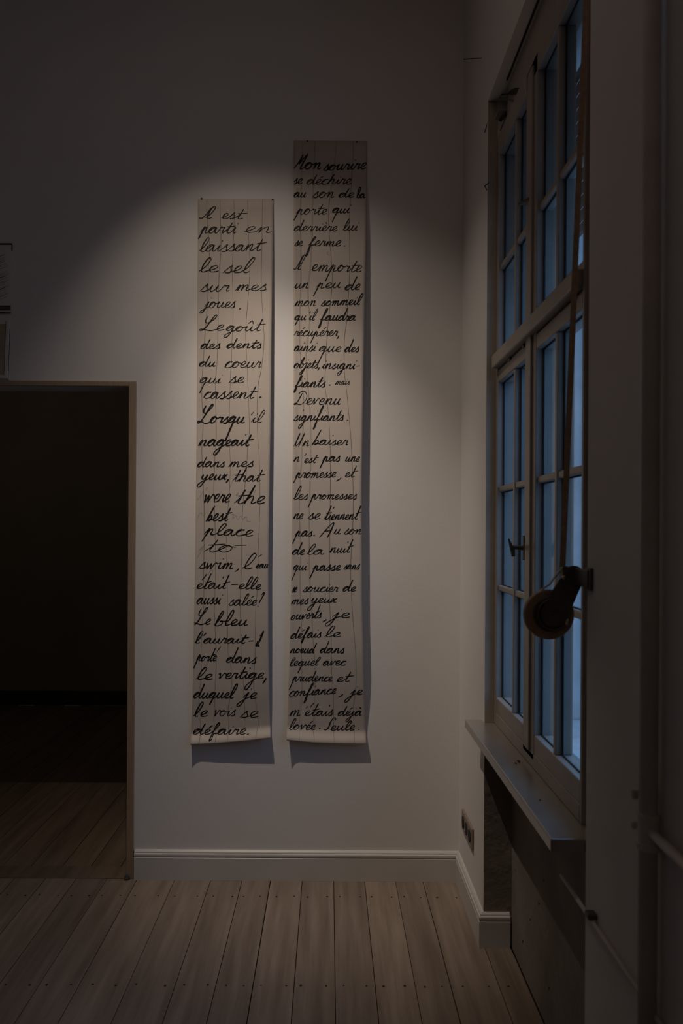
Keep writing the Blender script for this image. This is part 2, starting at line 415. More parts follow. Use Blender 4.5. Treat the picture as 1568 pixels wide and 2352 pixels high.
# outer reveal: stone slope, rendered sides, painted outer trim, half lowered shutter
ow = struct(empty('trim_3', (.80, 2.3, SILL)))
boxo('outer_sill', 'outer', ow, .651, 1.02, 1.852, JF-.002, SILL-.030, EYE-.668, .004)
boxo('outer_architrave', 'outerwhite', ow, .905, .985, JF-.014, JF-.001, SILL, EYE+1.4, .004)
boxo('outer_reveal', 'outer', ow, .652, .904, JF-.008, JF-.001, SILL+.015, SOF-.02)
shut = empty('roller_shutter', (.80, 2.35, EYE+1.4)); tag(shut, 'grey roller shutter half lowered outside the upper window panes', 'shutter')
for i in range(13):
    z1 = SOF-.03-i*.043
    bm = bmesh.new(); prism(bm, [(.800, z1), (.806, z1-.010), (.806, z1-.032), (.800, z1-.041), (.795, z1-.032), (.795, z1-.010)], 'y', 1.853, JF-.016)
    link('shutter_slat', bm, 'shutter', shut)

# yard outside
bm = bmesh.new(); box(bm, .90, 40, -30, 50, -1.3, -1.2); g = struct(link('ground_outside', bm, 'ground'))

# ---------------------------------------------------------------- strap winder
ZS = 1.800
wd = empty('shutter_strap_winder', pix(1345, 1320, ZS))
tag(wd, 'black swivelling strap winder with a roll of brown webbing, fixed beside the window', 'strap winder')
def disc(bm, c, r, y0, y1, n=40, inner=0.0, bev=0.0):
    cx, cz = c
    def ring(rr, y): return [bm.verts.new((cx+rr*math.cos(2*math.pi*k/n), y, cz+rr*math.sin(2*math.pi*k/n))) for k in range(n)]
    outer = [ring(r-bev, y0), ring(r, y0+bev), ring(r, y1-bev), ring(r-bev, y1)]
    for a, b in zip(outer, outer[1:]):
        for k in range(n): bm.faces.new((a[k], a[(k+1) % n], b[(k+1) % n], b[k]))
    if inner:
        i0, i1 = ring(inner, y0), ring(inner, y1)
        for a, b in ((outer[0], i0), (i1, outer[3]), (i0, i1)):
            for k in range(n): bm.faces.new((a[k], a[(k+1) % n], b[(k+1) % n], b[k]))
    else: bm.faces.new(outer[0]); bm.faces.new(list(reversed(outer[3])))
def pc(x, y): p = pix(x, y, ZS); return (p.x, p.z)
S = F/ZS
bm = bmesh.new(); disc(bm, pc(1259, 1411), 57/S, ZS-.009, ZS+.009, inner=34/S, bev=.002); 
rl = link('strap_roll', bm, 'strap', wd, smooth=False)
bm = bmesh.new()
for rr in (37, 41, 45, 49, 53): disc(bm, pc(1259, 1411), rr/S, ZS-.0100, ZS-.0088, inner=(rr-1.2)/S)
link('webbing_turns', bm, 'strap', rl)
bm = bmesh.new(); disc(bm, pc(1263, 1409), 42/S, ZS-.013, ZS+.012, bev=.003); hs = link('spring_housing', bm, 'black', wd)
bm = bmesh.new()
c0, c1 = Vector(pc(1267, 1408)), Vector(pc(1312, 1322)); d = (c1-c0).normalized(); nn = Vector((-d.y, d.x)); pts = []
r0, r1 = 31/S, 24/S
for k in range(13):
    a = math.pi/2+math.pi*k/12; pts.append(c0+(d*math.cos(a)+nn*math.sin(a))*r0)
for k in range(9):
    a = -math.pi/2+math.pi*k/8; pts.append(c1+(d*math.cos(a)+nn*math.sin(a))*r1)
prism(bm, [tuple(p) for p in pts], 'y', ZS-.020, ZS-.0125)
bmesh.ops.bevel(bm, geom=[e for e in bm.edges], offset=.0015, segments=2, affect='EDGES')
arm = link('swivel_arm', bm, 'black', wd)
bm = bmesh.new(); disc(bm, pc(1264, 1409), 36/S, ZS-.0225, ZS-.0128, inner=32.5/S, bev=.001); link('housing_rim', bm, 'black', arm)
bm = bmesh.new()
for (x, y) in ((1262, 1409), (1271, 1400), (1257, 1421)): disc(bm, pc(x, y), 3.2/S, ZS-.0225, ZS-.0195, n=12, bev=.0008)
link('rivet', bm, 'black', arm)
bm = bmesh.new(); disc(bm, pc(1287, 1325), 5/S, ZS-.026, ZS-.018, n=16, bev=.002); link('pivot_bolt', bm, 'steel', wd)
bm = bmesh.new(); disc(bm, pc(1325, 1341), 3/S, ZS-.026, ZS-.018, n=12, bev=.001); link('pivot_bolt', bm, 'steel', wd)
bm = bmesh.new(); tube(bm, [Vector((pc(1296, 1419)[0], ZS-.021, pc(1296, 1419)[1])), Vector((pc(1292, 1432)[0], ZS-.021, pc(1292, 1432)[1]))], .0034, 10); link('spring_end', bm, 'steel', wd)
a0, a1 = pc(1287, 1303), pc(1352, 1342)
bm = bmesh.new()
box(bm, a0[0], XW+.0, ZS-.017, ZS+.014, a1[1], a0[1]-.001, .003)
box(bm, XW-.007, XW-.0005, JN-.040, JN-.003, a1[1]-.006, a0[1]+.004, .002)
tube(bm, [Vector((a0[0]+.006, ZS-.018, a0[1]-.004)), Vector((a0[0]+.006, ZS+.014, a0[1]-.004))], .008, 12)
box(bm, XW-.010, XW-.001, JN-.030, ZS+.01, a1[1], a0[1]-.001, .002)
link('bracket', bm, 'black', wd)
def ribbon(bm, pts, half, th, wdir):
    """flat strap: pts centre line, half width along wdir, thickness th"""
    prev = None
    for i, p in enumerate(pts):
        d = (pts[min(i+1, len(pts)-1)]-pts[max(i-1, 0)]).normalized(); nrm = d.cross(wdir).normalized()*th/2
        q = [bm.verts.new(p+wdir*half+nrm), bm.verts.new(p-wdir*half+nrm), bm.verts.new(p-wdir*half-nrm), bm.verts.new(p+wdir*half-nrm)]
        if prev:
            for k in range(4): bm.faces.new((prev[k], prev[(k+1) % 4], q[(k+1) % 4], q[k]))
        else: bm.faces.new(q)
        prev = q
    bm.faces.new(list(reversed(prev)))
wv = Vector((.85, -.53, 0)).normalized()
bm = bmesh.new()
sp_pts = []
for i in range(25):
    t = i/24; h = -.080+(1.530+.080)*t; X = .5275+(.583-.5275)*min(1, t*1.05)
    sp_pts.append(Vector((X, ZS, EYE+h)))
ribbon(bm, sp_pts, .0066, .0012, wv)
link('strap', bm, 'strap', wd)['label'] = 'brown webbing strap running up to the shutter box'
bm = bmesh.new(); ribbon(bm, [Vector((pc(x, y)[0], ZS, pc(x, y)[1])) for x, y in ((1233, 1365), (1246, 1352), (1262, 1342), (1276, 1322), (1290, 1306), (1297, 1300))], .006, .0016, Vector((0, 1, 0)))
link('strap', bm, 'black', wd)

# ---------------------------------------------------------------- pipes and socket on the right wall
rz = empty('heating_pipe', (XW-.020, 1.31, 0)); tag(rz, 'brown painted upright pipe with a tee fitting on the near right wall', 'pipe')
bm = bmesh.new(); tube(bm, [(XW-.020, 1.335, .0), (XW-.020, 1.335, CEIL)], .0155, 20); link('riser', bm, 'pipe', rz, True)
zz = .985
bm = bmesh.new()
for (z0, z1, r) in ((zz-.036, zz-.024, .0185), (zz-.024, zz+.014, .0172), (zz+.014, zz+.024, .0185)): tube(bm, [(XW-.020, 1.335, z0), (XW-.020, 1.335, z1)], r, 20)
link('tee_fitting', bm, 'pipe', rz)
bm = bmesh.new(); tube(bm, [(XW-.020, 1.325, zz-.004), (XW-.020, .4, zz-.004)], .008, 14); link('branch', bm, 'pipe', rz, True)
bm = bmesh.new(); box(bm, XW-.040, XW-.0005, 1.352, 1.362, zz+.040, zz+.058, .003); link('pipe_clip', bm, 'pipe', rz)
boxo('pipe_clip', 'pipe', rz, XW-.040, XW-.0005, 1.352, 1.362, zz-.01, zz+.004, .003)
hp = empty('wall_pipe', (XW-.01, 1.7, .69)); tag(hp, 'pale thin pipe running along the right wall below sill height', 'pipe')
P0, P1 = onx(1300, 2040, XW-.010), onx(1500, 2312, XW-.010)
zp = (P0.z+P1.z)/2
bm = bmesh.new(); tube(bm, [(XW-.010, 1.86, zp+.002), (XW-.010, 1.60, zp), (XW-.010, .2, zp)], .0048, 12); link('tube', bm, 'pipepale', hp, True)
q = onx(1357, 2106, XW-.01)
bm = bmesh.new(); box(bm, XW-.020, XW-.0005, q.y-.012, q.y+.012, zp+.006, zp+.017, .002); link('pipe_bracket', bm, 'black', hp)

sk = empty('socket_strip', (XW, 3.14, .305)); tag(sk, 'triple brown wall socket plate on the right wall just above the skirting', 'socket')
boxo('cover_plate', 'socket', sk, XW-.010, XW-.0003, 3.030, 3.253, .2645, .3455, .003)
for k in range(3):
    yc = 3.070+k*.0715
    bm = bmesh.new(); tube(bm, [(XW-.0125, yc, .305), (XW-.0098, yc, .305)], .024, 20); s_ = link('socket_insert', bm, 'dark', sk)

# ---------------------------------------------------------------- drawings at the left edge
dw = empty('hanging_drawing', pix(-60, 640, DW)); tag(dw, 'pale drawing with dense black hatching and black bars, hung left above the doorway', 'drawing')
def flat(name, m, parent, x0, y0, x1, y1, d0, d1, bev=0.0):
    a = pix((x0), (y0), DW-d1); b = pix(x1, y1, DW-d1)
    return boxo(name, m, parent, min(a.x, b.x), max(a.x, b.x), DW-d1, DW-d0, min(a.z, b.z), max(a.z, b.z), bev)
flat('sheet', 'drawing', dw, -260, 560, 26, 717, .001, .003)
flat('top_bar', 'ink', dw, -260, 557, 27, 561.5, .0005, .006)
flat('bottom_band', 'black', dw, -260, 700, 24, 712, .003, .006)
flat('bottom_bar', 'ink', dw, -260, 716, 24, 719.5, .0005, .006)
flat('side_strip', 'inkthin', dw, 26, 562, 28, 575, .001, .005)
bm = bmesh.new()
y = 583.0
while y < 682:
    if 612 < y < 622: y += 3; continue
    xr = 16+random.uniform(-6, 6)-abs(y-648)*.06; sl_ = random.uniform(.30, .42); wdt = random.uniform(1.1, 2.3)
    x0 = -random.uniform(60, 160)
    pts = [(x0, y-sl_*(x0-xr)), (xr, y)]
    a, b = pix(pts[0][0], pts[0][1], DW-.0036), pix(pts[1][0], pts[1][1], DW-.0036)
    hw = wdt*DW/F/2
    v = [bm.verts.new(a+Vector((0, 0, hw))), bm.verts.new(a-Vector((0, 0, hw))), bm.verts.new(b-Vector((0, 0, hw*.3))), bm.verts.new(b+Vector((0, 0, hw*.3)))]
    bm.faces.new(v); y += random.uniform(2.6, 4.6)
link('hatching', bm, 'ink', dw)
fp = empty('small_framed_panel', pix(-60, 800, DW)); tag(fp, 'narrow frame with a yellowed sheet, hung below the hatched drawing', 'picture frame')
bm = bmesh.new()
A = [pix(-200, 735, DW-.001), pix(24, 735, DW-.001), pix(19, 870, DW-.001), pix(-200, 870, DW-.001)]
B = [p+Vector((0, -.012, 0)) for p in A]
va = [bm.verts.new(p) for p in A]; vb = [bm.verts.new(p) for p in B]
bm.faces.new(vb); bm.faces.new(list(reversed(va)))
for i in range(4): bm.faces.new((va[i], va[(i+1) % 4], vb[(i+1) % 4], vb[i]))
link('frame', bm, 'drawing', fp)
bm = bmesh.new()
A = [pix(-190, 744, DW-.0132), pix(13.5, 744, DW-.0132), pix(9, 861, DW-.0132), pix(-190, 861, DW-.0132)]
va = [bm.verts.new(p) for p in A]; f = bm.faces.new(va)
link('yellowed_sheet', bm, 'yellow', fp)
bm = bmesh.new()
for (xa, ya, xb, yb, w_) in ((13.5, 738, 9, 862, .9), (23, 755, 18.5, 869, 1.2)):
    a, b = pix(xa, ya, DW-.0136), pix(xb, yb, DW-.0136); h_ = Vector((w_*DW/F/2, 0, 0))
    bm.faces.new([bm.verts.new(a-h_), bm.verts.new(b-h_), bm.verts.new(b+h_), bm.verts.new(a+h_)])
link('edge_line', bm, 'ink', fp)

# ---------------------------------------------------------------- the two paper banners
def lerp_tab(tab, y):
    if y <= tab[0][0]: return tab[0][1]
    for (a, va), (b, vb) in zip(tab, tab[1:]):
        if y <= b: return va+(vb-va)*(y-a)/(b-a)
    return tab[-1][1]
def sm(t): t = max(0, min(1, t)); return t*t*(3-2*t)
class Banner:
    def __init__(s, left, right, top, bot, offL, offR, seed):
        s.left, s.right, s.top, s.bot, s.offL, s.offR, s.seed = left, right, top, bot, offL, offR, seed
    def xl(s, v): return lerp_tab(s.left, s.ymid(v))
    def xr(s, v): return lerp_tab(s.right, s.ymid(v))
    def ymid(s, v): return s.top[0]+(s.bot[0]-s.top[0])*v
    def y(s, u, v):
        t = s.top[0]+(s.top[1]-s.top[0])*u
        n = len(s.bot)-1; k = min(int(u*n), n-1); b = s.bot[k]+(s.bot[k+1]-s.bot[k])*(u*n-k)
        return t+(b-t)*v
    def off(s, u, v):
        g = sm(v/.10)
        L, R_ = lerp_tab(s.offL, v), lerp_tab(s.offR, v)
        o = L+(R_-L)*u
        o += .0015*math.sin(v*9+s.seed)*g*u
        o += .010*max(0, 1-u/.13)**2*g
        o -= .005*sm((v-.90)/.055)*(1-sm((v-.975)/.02))
        o += .019*sm((v-.972)/.028)**1.4
        return max(o, .0022)
    def uv(s, x, y):
        v = (y-s.y(.5, 0))/(s.y(.5, 1)-s.y(.5, 0))
        for _ in range(3):
            a, b = s.xl(v), s.xr(v); u = (x-a)/(b-a)
            v = (y-s.y(u, 0))/(s.y(u, 1)-s.y(u, 0))
        return max(0, min(1, u)), max(0, min(1, v))
    def pt(s, x, y, lift=0.0):
        u, v = s.uv(x, y); return pix(x, y, DW-s.off(u, v)-lift)
    def mesh(s, parent):
        bm = bmesh.new(); vs = [i/60*.955 for i in range(61)]+[.955+.045*i/18 for i in range(1, 19)]
        us = [i/26 for i in range(27)]; grid = []
        for v in vs:
            row = []
            for u in us:
                x = s.xl(v)+(s.xr(v)-s.xl(v))*u; y = s.y(u, v)
                row.append(bm.verts.new(pix(x, y, DW-s.off(u, v))))
            grid.append(row)
        for a, b in zip(grid, grid[1:]):
            for k in range(len(us)-1): bm.faces.new((a[k], a[k+1], b[k+1], b[k]))
        for f in bm.faces:
            if f.normal.y > 0: f.normal_flip()
        me = bpy.data.meshes.new('sheet'); bm.to_mesh(me); bm.free(); me.materials.append(M['paper']); me.shade_smooth()
        o = bpy.data.objects.new('sheet', me); COL.objects.link(o); o.parent = parent; o.location = -parent.location
        md = o.modifiers.new('thickness', 'SOLIDIFY'); md.thickness = .0004; md.offset = -1
        return o
B1 = Banner([(456, 454.5), (700, 453), (960, 451.5), (1100, 450), (1300, 448), (1450, 445), (1600, 442), (1712, 437)],
            [(456, 628), (700, 624), (900, 622), (1100, 619), (1300, 616), (1480, 616), (1600, 618), (1700, 621)], (457, 457), (1711, 1708, 1703, 1696),
            [(0, .003), (.15, .008), (.8, .008), (1, .003)], [(0, .003), (.08, .012), (.2, .024), (.45, .034), (.8, .036), (.93, .027), (1, .017)], 1.0)
B2 = Banner([(322, 675), (560, 673), (860, 674), (1110, 671), (1370, 668), (1560, 663), (1700, 658)],
            [(322, 843), (560, 840), (700, 837), (860, 834), (1110, 830), (1370, 831), (1560, 836), (1640, 839), (1709, 841)], (323, 324), (1701, 1707, 1709, 1710),
            [(0, .003), (.15, .010), (.85, .014), (1, .010)], [(0, .003), (.06, .010), (.15, .024), (.35, .040), (.85, .044), (.93, .026), (1, .008)], 2.3)

def stroke(bm, B, pts, width, lift=.0009, taper=True):
    """ribbon of ink on the banner; pts in pixels, widths in pixels"""
    n = len(pts); prev = None
    for i, (x, y) in enumerate(pts):
        x0, y0 = pts[max(i-1, 0)]; x1, y1 = pts[min(i+1, n-1)]
        dx, dy = x1-x0, y1-y0; L = math.hypot(dx, dy) or 1e-6
        nx, ny = -dy/L, dx/L
        w_ = width[i] if isinstance(width, list) else width
        vv = B.uv(x, y)[1]; lo_, hi_ = B.xl(vv)+.4, B.xr(vv)-.4; cl = lambda q: max(lo_, min(hi_, q))
        a = bm.verts.new(B.pt(cl(x+nx*w_/2), y+ny*w_/2, lift)); b = bm.verts.new(B.pt(cl(x-nx*w_/2), y-ny*w_/2, lift))
        if prev: bm.faces.new((prev[0], a, b, prev[1]))
        prev = (a, b)
def catmull(P, n=4):
    if len(P) < 3: return [tuple(p) for p in P]
    Q = [P[0]]+list(P)+[P[-1]]; out = []
    for i in range(1, len(Q)-2):
        p0, p1, p2, p3 = Q[i-1], Q[i], Q[i+1], Q[i+2]
        for k in range(n):
            t = k/n
            out.append(tuple(.5*((2*p1[j])+(-p0[j]+p2[j])*t+(2*p0[j]-5*p1[j]+4*p2[j]-p3[j])*t*t+(-p0[j]+3*p1[j]-3*p2[j]+p3[j])*t**3) for j in (0, 1)))
    out.append(tuple(P[-1])); return out

# pen alphabet: advance, connected stroke, further strokes (x-height = 1, upright; slant comes later)
G = {
'a': (.86, [(0, .1), (.35, .78), (.60, .86), (.36, 1.0), (.10, .75), (.03, .3), (.18, .02), (.42, .2), (.62, .94), (.58, .35), (.68, .03), (.86, .2)], []),
'b': (.72, [(0, .1), (.22, .9), (.40, 1.9), (.32, 2.15), (.2, 1.7), (.12, .8), (.10, .1), (.3, 0), (.55, .3), (.52, .8), (.35, .7), (.72, .75)], []),
'B': (.72, [(.45, 2.1), (.2, 1.0), (.02, -.05), (.2, .5), (.42, .85), (.55, .55), (.4, .05), (.2, .1), (.45, .25), (.72, .2)], []),
'c': (.66, [(0, .1), (.25, .7), (.52, .98), (.5, .85), (.3, .95), (.07, .5), (.18, .04), (.42, .04), (.66, .2)], []),
'd': (.90, [(0, .1), (.35, .75), (.58, .80), (.34, .97), (.10, .7), (.03, .28), (.18, .01), (.42, .2), (.62, .8), (.78, 2.05), (.68, 1.1), (.64, .2), (.76, .02), (.9, .2)], []),
'e': (.62, [(0, .1), (.3, .4), (.5, .8), (.38, .99), (.18, .8), (.1, .4), (.2, .04), (.42, .05), (.62, .2)], []),
'f': (.62, [(0, .1), (.3, .8), (.52, 1.8), (.46, 2.1), (.34, 1.8), (.22, .6), (.12, -.7), (.14, -1.05), (.26, -.8), (.28, -.05), (.32, .12), (.62, .2)], []),
'g': (.84, [(0, .1), (.35, .78), (.60, .86), (.36, 1.0), (.10, .75), (.03, .35), (.18, .08), (.42, .25), (.62, .94), (.56, .1), (.42, -.6), (.2, -1.0), (.02, -.85), (.1, -.55), (.5, -.15), (.84, .15)], []),
'h': (.80, [(0, .1), (.25, .9), (.40, 1.95), (.24, 1.2), (.08, 0), (.16, .5), (.42, .95), (.56, .75), (.52, .15), (.64, .02), (.8, .2)], []),
'i': (.44, [(0, .1), (.25, .92), (.18, .35), (.26, .03), (.44, .2)], [[(.34, 1.42), (.36, 1.56)]]),
'j': (.50, [(0, .1), (.32, 1.0), (.22, .2), (.05, -.7), (-.15, -1.05), (-.3, -.85), (-.1, -.45), (.3, .0), (.5, .2)], [[(.42, 1.5), (.44, 1.64)]]),
'l': (.50, [(0, .1), (.3, .8), (.48, 1.75), (.42, 2.12), (.28, 1.95), (.14, 1.0), (.14, .2), (.28, 0), (.5, .2)], []),
'm': (1.12, [(0, -.05), (.24, .95), (.16, 0), (.28, .6), (.48, .97), (.52, .75), (.46, 0), (.58, .6), (.8, .97), (.86, .7), (.82, .12), (.94, .02), (1.12, .2)], []),
'n': (.84, [(0, -.02), (.22, .95), (.15, 0), (.28, .6), (.52, .97), (.58, .7), (.54, .12), (.66, .02), (.84, .2)], []),
'o': (.72, [(0, .1), (.3, .8), (.4, .98), (.15, .85), (.03, .4), (.2, .02), (.46, .15), (.56, .6), (.4, .96), (.48, .8), (.72, .7)], []),
'p': (.80, [(0, .1), (.28, 1.05), (.18, .2), (.02, -1.05), (.16, -.1), (.3, .65), (.46, .92), (.5, .6), (.46, .15), (.58, .02), (.8, .2)], []),
'q': (.80, [(0, .1), (.35, .78), (.60, .86), (.36, 1.0), (.10, .75), (.03, .35), (.18, .08), (.42, .25), (.62, .94), (.52, 0), (.36, -1.1), (.54, -.1), (.8, .2)], []),
'r': (.60, [(0, .1), (.2, .98), (.26, .82), (.48, .88), (.42, .35), (.46, .03), (.6, .2)], []),
's': (.58, [(0, .0), (.22, .65), (.40, 1.06), (.38, .7), (.48, .3), (.36, .0), (.12, .04), (.34, .02), (.58, .2)], []),
't': (.60, [(0, .1), (.3, .9), (.44, 1.65), (.32, .9), (.24, .25), (.36, 0), (.6, .22)], [[(.08, 1.02), (.4, 1.06), (.84, 1.14)]]),
'u': (.84, [(0, .1), (.2, .95), (.12, .3), (.24, .0), (.46, .3), (.62, .95), (.55, .3), (.66, .02), (.84, .2)], []),
'v': (.66, [(0, .7), (.1, .97), (.18, .5), (.2, 0), (.42, .7), (.52, .97), (.66, .85)], []),
'w': (1.0, [(0, .7), (.08, .97), (.14, .3), (.18, 0), (.42, .9), (.46, .3), (.5, 0), (.78, .97), (1.0, .8)], []),
'x': (.64, [(0, .1), (.18, .92), (.3, .7), (.36, .2), (.48, .02), (.64, .18)], [[(.6, .98), (.3, .5), (.02, 0)]]),
'y': (.80, [(0, .4), (.16, .95), (.1, .35), (.24, .05), (.46, .4), (.6, .95), (.44, -.3), (.2, -.95), (-.05, -1.0), (-.1, -.7), (.3, -.2), (.8, .15)], []),
'I': (.42, [(0, .2), (.06, .0), (.25, .15), (.48, 1.2), (.6, 2.0)], []),
'L': (1.15, [(.28, 2.2), (.2, 1.6), (.42, 1.35), (.8, 1.8), (.92, 2.25), (.75, 2.2), (.45, 1.0), (.22, .15), (.02, .02), (.04, .3), (.35, .2), (.8, -.02), (1.15, .2)], []),
'M': (.95, [(0, -.1), (.3, 1.1), (.45, 2.0), (.38, .9), (.5, 1.2), (.85, 2.05), (.7, 1.0), (.62, .1), (.78, .05), (.95, .25)], []),
'D': (1.2, [(.5, 1.75), (.3, .5), (.15, 0), (0, .1), (.2, .25), (.6, -.02), (1.0, .4), (1.1, 1.3), (.7, 1.98), (.3, 1.9), (.15, 1.6)], []),
'U': (1.0, [(.05, -.1), (.3, 1.3), (.3, 1.9), (.2, .7), (.32, .02), (.6, .7), (.82, 1.95), (.7, .8), (.62, -.2)], []),
'A': (1.0, [(0, -.05), (.35, 1.1), (.7, 2.0), (.9, 2.1), (.85, 1.0), (.72, -.1)], [[(.25, .95), (.6, 1.0), (.95, 1.15)]]),
'S': (.95, [(1.0, 1.6), (.95, 2.05), (.7, 2.0), (.5, 1.3), (.5, .6), (.35, .1), (.1, .0), (0, .15)], []),
"'": (.34, None, [[(.14, 1.35), (.30, 1.8)]]),
',': (.34, None, [[(.2, .15), (.22, -.05), (.08, -.45)]]),
'.': (.32, None, [[(.2, .02), (.22, .12)]]),
'-': (.62, None, [[(.05, .52), (.55, .58)]]),
'?': (.6, None, [[(.1, 1.7), (.35, 2.1), (.6, 2.0), (.4, 1.3), (.2, .8), (.15, .5)], [(.14, .0), (.16, .12)]]),
'_': (.35, None, []),
}
ACC = {'é': ('e', [(.36, 1.3), (.6, 1.72)]), 'è': ('e', [(.24, 1.65), (.42, 1.32)]), 'û': ('u', [(.2, 1.25), (.46, 1.6), (.62, 1.2)]),
       'à': ('a', [(.3, 1.75), (.52, 1.4)]), 'ê': ('e', [(.2, 1.25), (.4, 1.5), (.55, 1.2)])}
def word_strokes(text):
    """strokes in font units"""
    out = []; cur = []; x = 0.0
    for ch in text:
        acc = None
        if ch in ACC: ch, acc = ACC[ch]
        adv, main, extra = G[ch]
        j = random.uniform(.93, 1.08); jy = random.uniform(-.03, .03); k = random.uniform(.94, 1.06)
        T = lambda p: (x+p[0]*j, p[1]*k+jy)
        if main is None or ch in 'IUAS' or ch in "D":
            if cur: out.append(cur); cur = []
            if main: out.append([T(p) for p in main])
        else:
            pts = [T(p) for p in main]
            if cur: pts = pts[1:]
            cur += pts
        for e in extra: out.append([T(p) for p in e])
        if acc: out.append([T(p) for p in acc])
        x += adv*j
    if cur: out.append(cur)
    return out
def write_word(bm, B, O, text, x0, x1, base, xh, weight=2.3, base2=None, asc=None, desc=None, slant=.33):
    """x0..x1, base, xh in crop pixels (7.127 crop px = 1 px) with crop origin O"""
    base2 = base if base2 is None else base2
    st = word_strokes(text)
    ys = [p[1] for s in st for p in s]; mx, mn = max(ys), min(ys)
    ka = 1.0; kd = 1.0
    if asc is not None and mx > 1.3: ka = ((base-asc)/xh-1)/(mx-1)
    if desc is not None and mn < -.3: kd = ((desc-base)/xh)/(-mn)
    def Y(y):
        if y > 1: return 1+(y-1)*ka
        if y < 0: return y*kd
        return y
    st = [[(px, Y(py)) for px, py in s] for s in st]
    while True:
        k = xh*.9
        for _ in range(25):
            X = [p[0]*k+slant*p[1]*xh for s in st for p in s]
            cur = max(X)-min(X); k *= ((x1-x0)/cur)**.8 if cur > 0 else 1
        if k > .6*xh or slant < .06 or len(text) == 1: break
        slant -= .04
    X = [p[0]*k+slant*p[1]*xh for s in st for p in s]; off = x0-min(X)
    for s in st:
        P = []
        for px, py in s:
            cx = px*k+slant*py*xh+off; f = (cx-x0)/max(1, x1-x0)
            cy = base+(base2-base)*f-py*xh
            P.append((O[0]+cx/7.127, O[1]+cy/7.127))
        Q = catmull(P, 5); W = []
        n = len(Q)
        for i in range(n):
            xa, ya = Q[max(i-1, 0)]; xb, yb = Q[min(i+1, n-1)]
            L = math.hypot(xb-xa, yb-ya) or 1; down = max(0, (yb-ya)/L)
            W.append(weight*(.80+.32*down)*(.92+.12*math.sin(i*.31+x0)))
        if n > 6: W[0] *= .5; W[-1] *= .4; W[1] *= .8; W[-2] *= .7
        stroke(bm, B, Q, W)

